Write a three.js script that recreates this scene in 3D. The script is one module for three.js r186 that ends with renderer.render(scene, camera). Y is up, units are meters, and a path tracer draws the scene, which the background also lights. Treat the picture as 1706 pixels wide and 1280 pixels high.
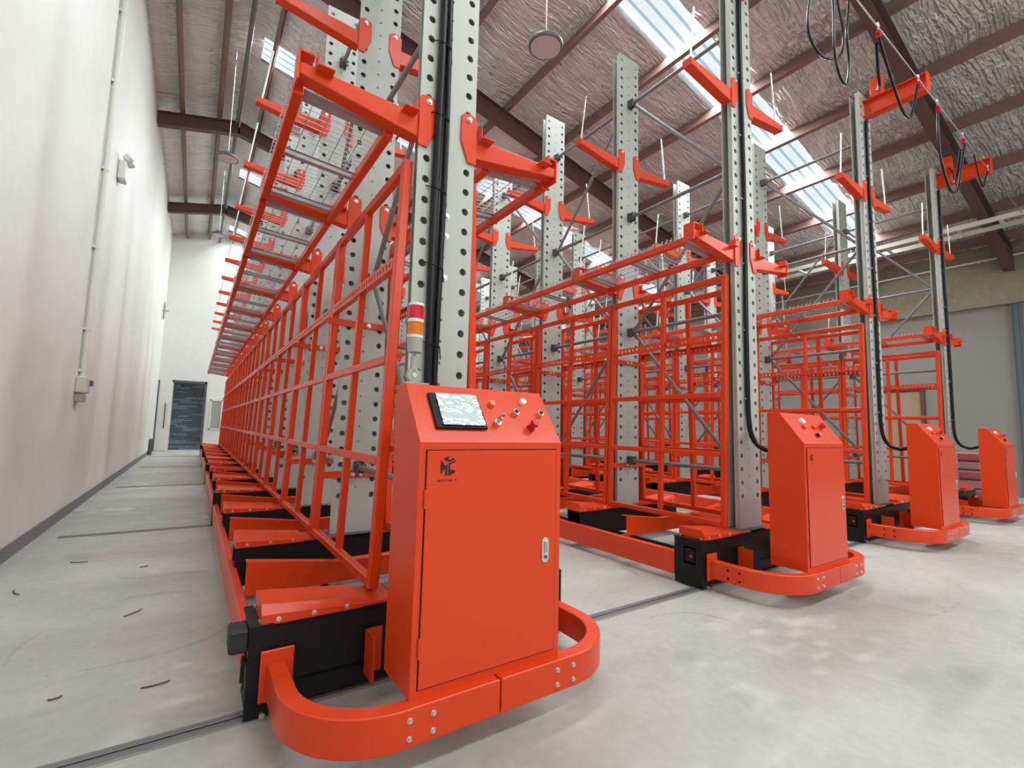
import * as THREE from 'three';
import { mergeGeometries } from 'three/addons/utils/BufferGeometryUtils.js';
import { RectAreaLightUniformsLib } from 'three/addons/lights/RectAreaLightUniformsLib.js';
RectAreaLightUniformsLib.init();

// ---------------------------------------------------------------- camera, sky, exposure
const scene = new THREE.Scene();
const renderer = new THREE.WebGLRenderer({ antialias: true });
renderer.toneMapping = THREE.LinearToneMapping;
renderer.toneMappingExposure = 0.79;
renderer.shadowMap.enabled = true;
const camera = new THREE.PerspectiveCamera(2 * THREE.MathUtils.radToDeg(Math.atan(640 / 778.09)), 1706 / 1280, 0.05, 200);
camera.position.set(0, 1.2, 0);
camera.rotation.order = 'YXZ';
camera.rotation.set(THREE.MathUtils.degToRad(5.4133), THREE.MathUtils.degToRad(-34.0858), THREE.MathUtils.degToRad(1.4253));
scene.add(camera);
scene.background = new THREE.Color(0.5, 0.55, 0.6);
const SKYLIGHT_LIGHT = 30.0, SKYLIGHT_GLOW = 0.95, GABLE_LIGHT = 12.0;

// ---------------------------------------------------------------- hall dimensions (metres)
const XL = -1.215, XR = 14.6, ZF = 7.2, ZB = -22.3, RIDGE_X = 0.41, RIDGE_Y = 8.9, SLOPE = 0.235;
const roofY = (x) => RIDGE_Y - SLOPE * Math.abs(x - RIDGE_X);
const ANG = Math.atan(SLOPE), COS = Math.cos(ANG);
const SKYLIGHTS = [[1.2, 1.95], [-4.75, -4.0], [-10.75, -10.0], [-16.6, -15.85], [-21.6, -20.85]];
const SKY_X0 = 0.62, SKY_X1 = 13.3;

// ---------------------------------------------------------------- helpers
let seed = 20231;
const rnd = () => { seed = (seed * 1664525 + 1013904223) >>> 0; return seed / 4294967296; };
const taken = new Map();
function numbered(name) {
  const n = taken.get(name) ?? 0; taken.set(name, n + 1);
  return n ? `${name}_${String(n).padStart(3, '0')}` : name;
}
function shade(o) { o.castShadow = true; o.receiveShadow = true; return o; }
function tag(o, label, category, group, kind) {
  o.userData.label = label; if (category) o.userData.category = category;
  if (group) o.userData.group = group; if (kind) o.userData.kind = kind;
  return o;
}
function thing(name, label, category, pos = [0, 0, 0], group, kind) {
  const g = new THREE.Group(); g.name = numbered(name); g.position.set(...pos); scene.add(g);
  return tag(g, label, category, group, kind);
}
function part(name, geo, mat, parent, pos, rot) {
  const m = shade(new THREE.Mesh(geo, mat)); m.name = name;
  if (pos) m.position.set(...pos); if (rot) m.rotation.set(...rot);
  parent.add(m); return m;
}
function solo(name, geo, mat, label, category, pos, group, kind) {
  const m = shade(new THREE.Mesh(geo, mat)); m.name = numbered(name); if (pos) m.position.set(...pos);
  scene.add(m); return tag(m, label, category, group, kind);
}
const cacheG = new Map();
const cached = (key, f) => { if (!cacheG.has(key)) cacheG.set(key, f()); return cacheG.get(key); };
const box = (w, h, d) => cached(`b${w},${h},${d}`, () => new THREE.BoxGeometry(w, h, d));
const boxAt = (w, h, d, x, y, z) => new THREE.BoxGeometry(w, h, d).translate(x, y, z);
// box with chamfered edges
function cboxRaw(w, h, d, c) {
  const X = w / 2, Y = h / 2, Z = d / 2, P = [], face = (a, b, e, n) => P.push(a, b, e);
  const quad = (a, b, e, f) => { P.push(a, b, e, a, e, f); };
  const v = (x, y, z) => [x, y, z];
  for (const s of [-1, 1]) {
    const q = (a, b, e, f) => s > 0 ? quad(a, b, e, f) : quad(f, e, b, a);
    q(v(s * X, -Y + c, -Z + c), v(s * X, Y - c, -Z + c), v(s * X, Y - c, Z - c), v(s * X, -Y + c, Z - c));
    q(v(-X + c, s * Y, Z - c), v(X - c, s * Y, Z - c), v(X - c, s * Y, -Z + c), v(-X + c, s * Y, -Z + c));
    q(v(-X + c, -Y + c, s * Z), v(X - c, -Y + c, s * Z), v(X - c, Y - c, s * Z), v(-X + c, Y - c, s * Z));
  }
  for (const sx of [-1, 1]) for (const sy of [-1, 1]) {
    const f = sx * sy > 0;
    const a = v(sx * X, sy * (Y - c), -Z + c), b = v(sx * (X - c), sy * Y, -Z + c), e = v(sx * (X - c), sy * Y, Z - c), g = v(sx * X, sy * (Y - c), Z - c);
    f ? quad(a, b, e, g) : quad(g, e, b, a);
  }
  for (const sx of [-1, 1]) for (const sz of [-1, 1]) {
    const f = sx * sz < 0;
    const a = v(sx * X, -Y + c, sz * (Z - c)), b = v(sx * (X - c), -Y + c, sz * Z), e = v(sx * (X - c), Y - c, sz * Z), g = v(sx * X, Y - c, sz * (Z - c));
    f ? quad(a, b, e, g) : quad(g, e, b, a);
  }
  for (const sy of [-1, 1]) for (const sz of [-1, 1]) {
    const f = sy * sz > 0;
    const a = v(-X + c, sy * Y, sz * (Z - c)), b = v(-X + c, sy * (Y - c), sz * Z), e = v(X - c, sy * (Y - c), sz * Z), g = v(X - c, sy * Y, sz * (Z - c));
    f ? quad(a, b, e, g) : quad(g, e, b, a);
  }
  for (const sx of [-1, 1]) for (const sy of [-1, 1]) for (const sz of [-1, 1]) {
    const a = v(sx * X, sy * (Y - c), sz * (Z - c)), b = v(sx * (X - c), sy * Y, sz * (Z - c)), e = v(sx * (X - c), sy * (Y - c), sz * Z);
    sx * sy * sz > 0 ? face(a, b, e) : face(e, b, a);
  }
  const g = new THREE.BufferGeometry();
  g.setAttribute('position', new THREE.Float32BufferAttribute(P.flat(), 3));
  g.computeVertexNormals();
  g.setAttribute('uv', new THREE.Float32BufferAttribute(P.flatMap((p) => [p[0] + p[2], p[1]]), 2));
  return g;
}
const cbox = (w, h, d, c = 0.004) => cached(`c${w},${h},${d},${c}`, () => cboxRaw(w, h, d, Math.min(c, w / 3, h / 3, d / 3)));
const flat = (g) => { const n = g.index ? g.toNonIndexed() : g.clone(); for (const k of Object.keys(n.attributes)) if (!['position', 'normal', 'uv'].includes(k)) n.deleteAttribute(k); return n; };
const merge = (list) => mergeGeometries(list.map(flat));
const cyl = (r, h, n = 12, r2 = r) => cached(`y${r},${h},${n},${r2}`, () => new THREE.CylinderGeometry(r2, r, h, n));
function bar(a, b, r, n = 6) {         // round bar between two points
  const A = new THREE.Vector3(...a), B = new THREE.Vector3(...b), d = B.clone().sub(A);
  return new THREE.CylinderGeometry(r, r, d.length(), n).applyQuaternion(new THREE.Quaternion().setFromUnitVectors(new THREE.Vector3(0, 1, 0), d.clone().normalize())).translate(...A.add(B).multiplyScalar(0.5).toArray());
}
function tube(pts, r, n = 48, rs = 8, tension = 0.5) {
  return new THREE.TubeGeometry(new THREE.CatmullRomCurve3(pts.map((p) => new THREE.Vector3(...p)), false, 'catmullrom', tension), n, r, rs, false);
}
function shape(pts, holes = []) {
  const s = new THREE.Shape(pts.map((p) => new THREE.Vector2(...p)));
  for (const h of holes) s.holes.push(h); return s;
}
function extrude(pts, depth, bevel = 0, holes = []) {
  return new THREE.ExtrudeGeometry(shape(pts, holes), { depth: depth - 2 * bevel, bevelEnabled: bevel > 0, bevelSize: bevel, bevelThickness: bevel, bevelOffset: -bevel, bevelSegments: 1, curveSegments: 8 }).translate(0, 0, bevel);
}

// ---------------------------------------------------------------- textures
function hash2(x, y, s) { let h = Math.imul(x, 374761393) ^ Math.imul(y, 668265263) ^ Math.imul(s, 2246822519); h = Math.imul(h ^ (h >>> 13), 1274126177); return ((h ^ (h >>> 16)) >>> 0) / 4294967295; }
function vnoise(x, y, s, wx = 1e9, wy = 1e9) {
  const x0 = Math.floor(x), y0 = Math.floor(y), fx = x - x0, fy = y - y0, u = fx * fx * (3 - 2 * fx), v = fy * fy * (3 - 2 * fy);
  const m = (a, w) => ((a % w) + w) % w;
  const a = hash2(m(x0, wx), m(y0, wy), s), b = hash2(m(x0 + 1, wx), m(y0, wy), s), c = hash2(m(x0, wx), m(y0 + 1, wy), s), d = hash2(m(x0 + 1, wx), m(y0 + 1, wy), s);
  return a + (b - a) * u + (c - a) * v + (a - b - c + d) * u * v;
}
function dataTex(w, h, f, srgb = true) {
  const d = new Uint8Array(w * h * 4);
  for (let j = 0; j < h; j++) for (let i = 0; i < w; i++) { const c = f(i / w, j / h, i, j), k = (j * w + i) * 4; for (let q = 0; q < 3; q++) d[k + q] = Math.max(0, Math.min(255, c[q])); d[k + 3] = 255; }
  const t = new THREE.DataTexture(d, w, h); t.magFilter = THREE.LinearFilter; t.minFilter = THREE.LinearFilter; t.wrapS = t.wrapT = THREE.RepeatWrapping;
  if (srgb) t.colorSpace = THREE.SRGBColorSpace; t.needsUpdate = true; return t;
}
// concrete floor, one texture over 16 x 32 m
const floorTex = dataTex(1536, 2048, (u, v) => {
  const x = u * 16, y = v * 32;
  let n = 0.5 * vnoise(x * 0.7, y * 0.7, 1) + 0.3 * vnoise(x * 2.1, y * 2.6, 2) + 0.2 * vnoise(x * 7, y * 9, 3);
  let b = 180 + (n - 0.5) * 44 + (vnoise(x * 40, y * 40, 4) - 0.5) * 9;
  const scuff = vnoise(x * 1.3, y * 0.9, 5) * vnoise(x * 6, y * 14, 6); if (scuff > 0.46) b += (scuff - 0.46) * 90;
  const stain = vnoise(x * 2.7, y * 5.5, 7); if (stain > 0.8) b -= (stain - 0.8) * 70;
  const crack = Math.abs(vnoise(x * 0.8, y * 1.1, 8) - 0.5) + vnoise(x * 3, y * 3, 9) * 0.02; if (crack < 0.012) b -= 12;
  return [b * 0.985, b * 0.985, b * 0.955];
});
const wallTex = dataTex(512, 512, (u, v) => {
  const n = vnoise(u * 6, v * 6, 11, 6, 6) * 0.6 + vnoise(u * 40, v * 40, 12, 40, 40) * 0.4, b = 226 + (n - 0.5) * 7;
  return [b * 0.985, b, b * 0.975];
});
const concreteTex = dataTex(512, 512, (u, v) => {
  const n = vnoise(u * 5, v * 5, 21, 5, 5) * 0.5 + vnoise(u * 24, v * 24, 22, 24, 24) * 0.3 + vnoise(u * 90, v * 90, 23, 90, 90) * 0.2;
  let b = 160 + (n - 0.5) * 34; const p = vnoise(u * 60, v * 60, 24, 60, 60); if (p > 0.9) b += 14;
  return [b, b * 0.98, b * 0.9];
});
const foilBump = dataTex(1024, 1024, (u, v) => {
  const x = u * 4, y = v * 4;   // 4 m tile
  const warp = vnoise(x * 2, y * 2, 31, 8, 8) * 1.6;
  const a = Math.abs(vnoise(x * 3, y * 22 + warp, 32, 12, 88) - 0.5) * 2, b = Math.abs(vnoise(x * 9, y * 40 + warp * 2, 33, 36, 160) - 0.5) * 2, c = vnoise(x * 30, y * 60, 34, 120, 240);
  const q = 255 * (0.5 * (1 - a) + 0.35 * (1 - b) + 0.15 * c); return [q, q, q];
}, false);

// ---------------------------------------------------------------- materials
const std = (o) => new THREE.MeshStandardMaterial(o);
const lin = (r, g, b) => new THREE.Color().setRGB(r, g, b);
const M = {
  orange: new THREE.MeshPhysicalMaterial({ color: lin(0.7, 0.053, 0.0085), roughness: 0.3, specularIntensity: 0.8 }),
  grey: std({ color: lin(0.46, 0.49, 0.455), roughness: 0.42 }),
  darkGrey: std({ color: lin(0.12, 0.12, 0.125), roughness: 0.5, metalness: 0.3 }),
  tubeGrey: std({ color: lin(0.2, 0.2, 0.205), roughness: 0.5, metalness: 0.2 }),
  black: new THREE.MeshPhysicalMaterial({ color: lin(0.009, 0.0085, 0.009), roughness: 0.45, specularIntensity: 0.5 }),
  rubber: std({ color: lin(0.02, 0.02, 0.022), roughness: 0.6 }),
  cable: new THREE.MeshPhysicalMaterial({ color: lin(0.006, 0.0065, 0.008), roughness: 0.33, specularIntensity: 0.6 }),
  zinc: std({ color: lin(0.72, 0.72, 0.7), roughness: 0.32, metalness: 0.9 }),
  steel: std({ color: lin(0.5, 0.5, 0.5), roughness: 0.38, metalness: 0.85 }),
  galv: std({ color: lin(0.42, 0.43, 0.45), roughness: 0.42, metalness: 0.6 }),
  rail: std({ color: lin(0.2, 0.195, 0.2), roughness: 0.5, metalness: 0.4 }),
  oxide: std({ color: lin(0.105, 0.052, 0.05), roughness: 0.65 }),
  purlin: std({ color: lin(0.2, 0.12, 0.1), roughness: 0.6 }),
  foil: std({ color: lin(0.66, 0.65, 0.64), roughness: 0.46, metalness: 0.6, bumpMap: foilBump, bumpScale: 0.055 }),
  wall: std({ color: lin(1, 1, 1), map: wallTex, roughness: 0.6 }),
  wallGrey: std({ color: lin(0.29, 0.285, 0.265), roughness: 0.85 }),
  concrete: std({ color: lin(0.75, 0.73, 0.66), map: concreteTex, roughness: 0.9 }),
  floor: std({ color: lin(1, 1, 1), map: floorTex, roughness: 0.5 }),
  skirting: std({ color: lin(0.2, 0.22, 0.23), roughness: 0.7 }),
  white: std({ color: lin(0.74, 0.74, 0.7), roughness: 0.45 }),
  cream: std({ color: lin(0.62, 0.61, 0.52), roughness: 0.5 }),
  slate: std({ color: lin(0.15, 0.18, 0.2), roughness: 0.75 }),
  slate2: std({ color: lin(0.25, 0.3, 0.34), roughness: 0.7 }),
  doorFrame: std({ color: lin(0.09, 0.1, 0.11), roughness: 0.6 }),
  red: new THREE.MeshPhysicalMaterial({ color: lin(0.55, 0.012, 0.02), roughness: 0.25 }),
  redLens: new THREE.MeshPhysicalMaterial({ color: lin(0.85, 0.02, 0.07), roughness: 0.15, transmission: 0.35, thickness: 0 }),
  amberLens: new THREE.MeshPhysicalMaterial({ color: lin(0.95, 0.26, 0.01), roughness: 0.15, transmission: 0.35, thickness: 0 }),
  plasticGrey: std({ color: lin(0.36, 0.37, 0.34), roughness: 0.45 }),
  film: new THREE.MeshPhysicalMaterial({ color: lin(0.62, 0.7, 0.74), roughness: 0.12, metalness: 0.1, clearcoat: 1, clearcoatRoughness: 0.05 }),
  glassDark: std({ color: lin(0.03, 0.035, 0.04), roughness: 0.1 }),
  sky: std({ color: lin(0.3, 0.33, 0.35), roughness: 0.4, emissive: new THREE.Color(0.84, 1.0, 1.06), emissiveIntensity: SKYLIGHT_GLOW }),
  skyRib: std({ color: lin(0.25, 0.3, 0.34), roughness: 0.4, emissive: new THREE.Color(0.34, 0.5, 0.58), emissiveIntensity: SKYLIGHT_GLOW }),
  lens: std({ color: lin(0.55, 0.5, 0.5), roughness: 0.3 }),
  brown: std({ color: lin(0.12, 0.06, 0.045), roughness: 0.6 }),
  tan: std({ color: lin(0.4, 0.29, 0.2), roughness: 0.6 }),
  pink: std({ color: lin(0.33, 0.09, 0.09), roughness: 0.5 }),
  pinkPale: std({ color: lin(0.36, 0.2, 0.2), roughness: 0.4 }),
  wood: std({ color: lin(0.25, 0.17, 0.1), roughness: 0.8 }),
};

// ---------------------------------------------------------------- hall shell
{
  const L = ZF - ZB, W = XR - XL, mx = (XL + XR) / 2, mz = (ZF + ZB) / 2;
  const fg = new THREE.BoxGeometry(W + 0.4, 0.2, L + 0.4).translate(0, -0.1, 0);
  { const p = fg.attributes.position, uv = fg.attributes.uv; for (let i = 0; i < p.count; i++) uv.setXY(i, (p.getX(i) + 8.2) / 16.4, (p.getZ(i) + 15) / 32); }
  solo('floor', fg, M.floor, 'pale grey power-trowelled concrete floor of the hall', undefined, [mx, 0, mz], null, 'structure');
  const wall = (name, w, h, d, x, y, z, mat, label, su, sv) => {
    const g = new THREE.BoxGeometry(w, h, d), uv = g.attributes.uv, p = g.attributes.position, n = g.attributes.normal;
    for (let i = 0; i < uv.count; i++) uv.setXY(i, (Math.abs(n.getX(i)) > 0.5 ? p.getZ(i) : p.getX(i)) / su, p.getY(i) / sv);
    return solo(name, g, mat, label, undefined, [x, y, z], null, 'structure');
  };
  wall('wall_left', 0.2, 9.2, L + 0.4, XL - 0.1, 4.4, mz, M.wall, 'tall smooth off-white wall beside the aisle', 4, 4);
  wall('wall_right', 0.2, 4.18, L + 0.4, XR + 0.1, 2.09, mz, M.wallGrey, 'grey painted lower wall behind the racks', 4, 4);
  const up = wall('wall_right_upper', 0.24, 2.0, L + 0.4, XR + 0.02, 5.18, mz, M.concrete, 'rough concrete beam band above the lower wall', 3, 3);
  up.name = 'wall_right_upper';
  // far wall with the doorway cut out (x -0.78..0.35, height 2.74), outline follows the roof
  const hole = new THREE.Path([[-0.78, -0.01], [0.35, -0.01], [0.35, 2.74], [-0.78, 2.74]].map((p) => new THREE.Vector2(...p)));
  const far = extrude([[XL, -0.01], [-0.78, -0.01], [-0.78, 2.74], [0.35, 2.74], [0.35, -0.01], [XR, -0.01], [XR, roofY(XR) + 0.05], [RIDGE_X, RIDGE_Y + 0.05], [XL, roofY(XL) + 0.05]], 0.2);
  { const uv = far.attributes.uv; for (let i = 0; i < uv.count; i++) uv.setXY(i, uv.getX(i) / 4, uv.getY(i) / 4); }
  solo('wall_far', far, M.wall, 'cream end wall with an open doorway', undefined, [0, 0, ZB - 0.2], null, 'structure');
  // wall behind the viewer with a big open roller-door opening
  const fr = extrude([[XL, -0.01], [XR, -0.01], [XR, roofY(XR) + 0.05], [RIDGE_X, RIDGE_Y + 0.05], [XL, roofY(XL) + 0.05]], 0.2);
  { const uv = fr.attributes.uv; for (let i = 0; i < uv.count; i++) uv.setXY(i, uv.getX(i) / 4, uv.getY(i) / 4); }
  solo('wall_front', fr, M.wall, 'white front wall closing the hall', undefined, [0, 0, ZF], null, 'structure');
  {
    const w = thing('window_front', 'high translucent glazing strip in the front gable', undefined, [2.3, 5.8, ZF], null, 'structure'); w.name = 'window_0';
    for (let i = 0; i < 5; i++) part('pane', box(1.1, 1.5, 0.01), M.sky, w, [-2.4 + i * 1.2, 0, -0.012]);
    for (let i = 0; i < 6; i++) part('mullion', box(0.08, 1.6, 0.05), M.white, w, [-3.0 + i * 1.2, 0, -0.03]);
    const l = new THREE.RectAreaLight(new THREE.Color(1.0, 0.97, 0.9), GABLE_LIGHT, 6.0, 1.5); l.position.set(2.3, 5.8, ZF - 0.06); l.rotation.y = 0; l.name = 'gable_daylight'; scene.add(l);
  }
  solo('baseboard_left', new THREE.BoxGeometry(0.012, 0.125, L), M.skirting, 'grey painted skirting strip along the white wall', undefined, [XL + 0.006, 0.0625, mz], null, 'structure');

  // roof: foil insulation, purlins, rafters
  const roof = thing('ceiling', 'foil insulated pitched roof on steel purlins and rafters', undefined, [0, 0, 0], null, 'structure');
  const purlinX = [-0.75, -0.02, 0.82, 2.15, 3.5, 4.85, 6.2, 7.55, 8.9, 10.25, 11.6, 12.95, 14.1];
  const xs = []; for (let x = XL - 0.05; x < XR + 0.1; x += 0.115) xs.push(x); xs.push(XR + 0.1, SKY_X0, SKY_X1, RIDGE_X); xs.sort((a, b) => a - b);
  const zs = []; for (let z = ZB - 0.1; z < ZF + 0.1; z += z > 0 ? 0.3 : z < -14 ? 0.09 : 0.06) zs.push(z); zs.push(ZF + 0.1, ...SKYLIGHTS.flat()); zs.sort((a, b) => a - b);
  const pos = [], uv = [], idx = [], nx = xs.length;
  const inSky = (x, z) => x > SKY_X0 && x < SKY_X1 && SKYLIGHTS.some(([a, b]) => z > a && z < b);
  for (const z of zs) for (const x of xs) {
    let near = 9; for (const p of purlinX) near = Math.min(near, Math.abs(x - p));
    const sag = -0.05 * Math.min(1, near / 0.4);
    const w = Math.abs(vnoise(x * 1.6 + 40, z * 5 + 90 + vnoise(x + 50, z + 60, 41) * 3, 42) - 0.5), w2 = Math.abs(vnoise(x * 3.2 + 40, z * 9 + 90, 43) - 0.5);
    pos.push(x, roofY(x) + sag + (w * 0.11 + w2 * 0.055) * Math.min(1, near / 0.15) - 0.01, z); uv.push(x / 4, z / 4);
  }
  for (let j = 0; j + 1 < zs.length; j++) for (let i = 0; i + 1 < nx; i++) {
    if (inSky((xs[i] + xs[i + 1]) / 2, (zs[j] + zs[j + 1]) / 2)) continue;
    const a = j * nx + i, b = a + 1, c = a + nx, d = c + 1; idx.push(a, b, c, b, d, c);
  }
  const fgm = new THREE.BufferGeometry(); fgm.setAttribute('position', new THREE.Float32BufferAttribute(pos, 3)); fgm.setAttribute('uv', new THREE.Float32BufferAttribute(uv, 2)); fgm.setIndex(idx); fgm.computeVertexNormals();
  part('foil_lining', fgm, M.foil, roof).userData.label = 'crinkled silver foil insulation';
  // outer roof skin (closes the hall above the foil)
  const skin = [];
  const slab = (x0, x1, z0, z1) => { const c = (x0 + x1) / 2, s = c > RIDGE_X ? -1 : 1; skin.push(new THREE.BoxGeometry((x1 - x0) / COS, 0.03, z1 - z0).rotateZ(s * ANG).translate(c, roofY(c) + 0.13, (z0 + z1) / 2)); };
  slab(XL - 0.2, RIDGE_X, ZB - 0.2, ZF + 0.2); slab(RIDGE_X, SKY_X0, ZB - 0.2, ZF + 0.2); slab(SKY_X1, XR + 0.25, ZB - 0.2, ZF + 0.2);
  const cuts = [ZB - 0.2, ...SKYLIGHTS.flat().sort((a, b) => a - b), ZF + 0.2];
  for (let i = 0; i < cuts.length; i += 2) slab(SKY_X0, SKY_X1, cuts[i], cuts[i + 1]);
  part('roof_skin', merge(skin), M.galv, roof);
  // purlins: lipped C sections running the length of the hall
  const cSec = [[-0.035, -0.1], [0.035, -0.1], [0.035, -0.08], [0.031, -0.08], [0.031, -0.096], [-0.031, -0.096], [-0.031, 0.096], [0.031, 0.096], [0.031, 0.08], [0.035, 0.08], [0.035, 0.1], [-0.035, 0.1]];
  const pg = extrude(cSec, L);
  for (const x of purlinX) part('purlin', pg, M.purlin, roof, [x, roofY(x) - 0.115, ZB], [0, 0, x > RIDGE_X ? -ANG : ANG]);
  part('ridge_pipe', new THREE.CylinderGeometry(0.045, 0.045, L, 10).rotateX(Math.PI / 2), M.darkGrey, roof, [0.36, 8.56, mz]);
  // rafters: I beams in two lengths meeting at the ridge
  for (const z of [3.35, -2.15, -7.65, -13.15, -18.65]) {
    const gs = [];
    for (const [x0, x1] of [[XL, RIDGE_X], [RIDGE_X, XR]]) {
      const s = x1 > RIDGE_X ? -1 : 1, c = (x0 + x1) / 2, len = (x1 - x0) / COS, y = roofY(c) - 0.375;
      for (const [w, h, o] of [[len, 0.012, 0.155], [len, 0.012, -0.155]]) gs.push(new THREE.BoxGeometry(w + 0.02, h, 0.17).translate(0, o, 0).rotateZ(s * ANG).translate(c, y, z));
      gs.push(new THREE.BoxGeometry(len + 0.02, 0.31, 0.012).rotateZ(s * ANG).translate(c, y, z));
    }
    part('rafter', merge(gs), M.oxide, roof).userData.label = 'dark red oxide steel rafter';
    const kn = extrude([[0, 0.1], [0, -0.34], [-0.22, -0.3], [-1.1, 0.12]], 0.17);
    part('knee_bracket', kn, M.oxide, roof, [XR - 0.1, roofY(XR) - 0.34, z - 0.085]);
  }
  // skylights: corrugated translucent sheets + daylight
  SKYLIGHTS.forEach(([z0, z1], i) => {
    const w = thing(`window_${i + 1}`, 'corrugated translucent rooflight strip glowing with daylight', undefined, [0, 0, 0], 'rooflight strips', 'structure');
    w.name = `window_${i + 1}`;
    const len = (SKY_X1 - SKY_X0) / COS, c = (SKY_X0 + SKY_X1) / 2, n = 4, p = (z1 - z0) / n;
    for (let k = 0; k < n; k++) {
      const zc = z0 + (k + 0.5) * p;
      part('pan', box(len, 0.006, p * 0.72), M.sky, w, [c, roofY(c) + 0.05, zc], [0, 0, -ANG]);
      part('rib', new THREE.ExtrudeGeometry(shape([[-p * 0.16, -0.003], [-p * 0.07, 0.028], [p * 0.07, 0.028], [p * 0.16, -0.003], [p * 0.16, 0.003], [p * 0.07, 0.034], [-p * 0.07, 0.034], [-p * 0.16, 0.003]]), { depth: len, bevelEnabled: false }).rotateY(Math.PI / 2).translate(-len / 2, 0, 0), M.skyRib, w, [c, roofY(c) + 0.05, zc + p / 2], [0, 0, -ANG]);
    }
    const light = new THREE.RectAreaLight(new THREE.Color(0.93, 0.98, 1.0), SKYLIGHT_LIGHT, len, z1 - z0);
    light.position.set(c, roofY(c) + 0.035, (z0 + z1) / 2); light.rotation.set(-Math.PI / 2, 0, 0);
    const q = new THREE.Quaternion().setFromAxisAngle(new THREE.Vector3(0, 0, 1), -ANG); light.quaternion.premultiply(q);
    light.name = 'rooflight_daylight'; scene.add(light);
  });
}

// ---------------------------------------------------------------- floor rails
[-2.272, -6.487, -10.702, -14.917, -19.132].forEach((z, i) => {
  const x0 = i ? -1.03 : -1.1, x1 = 13.6;
  const names = ['floor rail set in the concrete under the control cabinets', 'floor rail crossing the aisle under the fourth column row', 'floor rail crossing the aisle under the seventh column row', 'floor rail crossing the aisle under the tenth column row', 'floor rail crossing the aisle closest to the end doorway'];
  const g = thing('floor_rail', names[i], 'rail', [(x0 + x1) / 2, 0, z], 'steel guide rails set in the floor');
  const L = x1 - x0;
  part('grout_bed', box(L, 0.004, 0.1), M.wallGrey, g, [0, 0.001, 0]);
  for (const s of [-1, 1]) part('rail_lip', cbox(L, 0.007, 0.03, 0.002), M.rail, g, [0, 0.004, s * 0.021]);
  part('slot', box(L, 0.0045, 0.011), M.black, g, [0, 0.003, 0]);
});

// ---------------------------------------------------------------- mobile cantilever rack
const FRONT = -2.25, BAY = 1.405, NCOL = 13, YA = 2.895, YB = YA + 1.54, CW = 0.346, CD = 0.12, CTOP = 5.78, CBOT = 0.375;
const colZ = (k) => -0.03 - BAY * k;             // front face of column k, rack-local
const holePath = (x, y, r, n) => { const p = new THREE.Path(); for (let i = 0; i < n; i++) { const a = -2 * Math.PI * i / n; i ? p.lineTo(x + r * Math.cos(a), y + r * Math.sin(a)) : p.moveTo(x + r, y); } p.closePath(); return p; };
function columnFace(n) {
  const h = [];
  for (let y = 0.66; y < CTOP - 0.08; y += 0.1172) {
    h.push(holePath(-0.122, y, 0.0205, n), holePath(0.124, y, 0.0205, n));
    if (y + 0.0586 < CTOP - 0.05) h.push(holePath(0, y + 0.0586, 0.0085, Math.max(5, n - 5)));
  }
  return extrude([[-CW / 2, CBOT], [CW / 2, CBOT], [CW / 2, CTOP], [-CW / 2, CTOP]], 0.006, 0, h).translate(0, 0, -0.006);
}
const columnGeo = (n) => cached('col' + n, () => {
  const H = CTOP - CBOT, m = (CTOP + CBOT) / 2;
  return merge([columnFace(n), boxAt(0.03, H, CD - 0.012, 0, m, -CD / 2 - 0.003), boxAt(0.29, H, 0.006, 0, m, -CD + 0.003),
    ...[-1, 1].flatMap((q) => [boxAt(0.004, H, 0.046, q * 0.148, m, -0.029), boxAt(0.004, H, 0.046, q * 0.094, m, -0.029), boxAt(0.058, H, 0.004, q * 0.121, m, -0.052)])]);
});
// arm on the +x side; mirrored for the other side
function armGeo(s, level) {
  return cached('arm' + s + level, () => {
    const x0 = CW / 2 - 0.002, x1 = 0.775;
    let p = [[x0, -0.14], [x1, -0.052], [x1, 0.008], [x0, -0.012]];
    if (s < 0) p = p.map(([x, y]) => [-x, y]).reverse();
    const g = extrude(p, 0.085, 0.004).translate(0, 0, -0.084);
    const lip = level ? boxAt(0.008, 0.07, 0.09, s * (x1 + 0.004), -0.022, -0.042) : merge([boxAt(0.01, 0.15, 0.1, s * (x1 + 0.005), -0.01, -0.042), boxAt(0.07, 0.01, 0.1, s * (x1 - 0.03), 0.06, -0.042)]);
    return merge([g, lip]);
  });
}
const plateGeo = (s) => cached('plate' + s, () => {
  let p = [[0.077, -0.065], [0.125, -0.185], [0.179, -0.185], [0.179, 0.085], [0.165, 0.103], [0.128, 0.112], [0.092, 0.103], [0.077, 0.085]];
  if (s < 0) p = p.map(([x, y]) => [-x, y]).reverse();
  return extrude(p, 0.012, 0.002);
});
const boltGeo = cached('bolt', () => merge([new THREE.CylinderGeometry(0.017, 0.017, 0.004, 12).rotateX(Math.PI / 2), new THREE.CylinderGeometry(0.012, 0.013, 0.012, 6).rotateX(Math.PI / 2).translate(0, 0, 0.007)]));
const smallBolt = cached('sbolt', () => boltGeo.clone().scale(0.62, 0.62, 0.62));
const pinGeo = cached('pin', () => merge([new THREE.CylinderGeometry(0.0085, 0.0085, 0.58, 8).translate(0, 0.29, 0), new THREE.CylinderGeometry(0.016, 0.016, 0.02, 6).translate(0, 0.01, 0)]));
const tabGeo = (s, tip) => cached(`tab${s}${tip}`, () => merge(tip ? [boxAt(0.006, 0.075, 0.07, s * 0.7, 0.0225, 0.0), boxAt(0.076, 0.006, 0.06, s * 0.665, -0.012, 0.03)] : [boxAt(0.006, 0.08, 0.07, s * 0.2, 0.01, 0.0), boxAt(0.076, 0.006, 0.06, s * 0.235, -0.026, 0.03)]));
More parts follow.
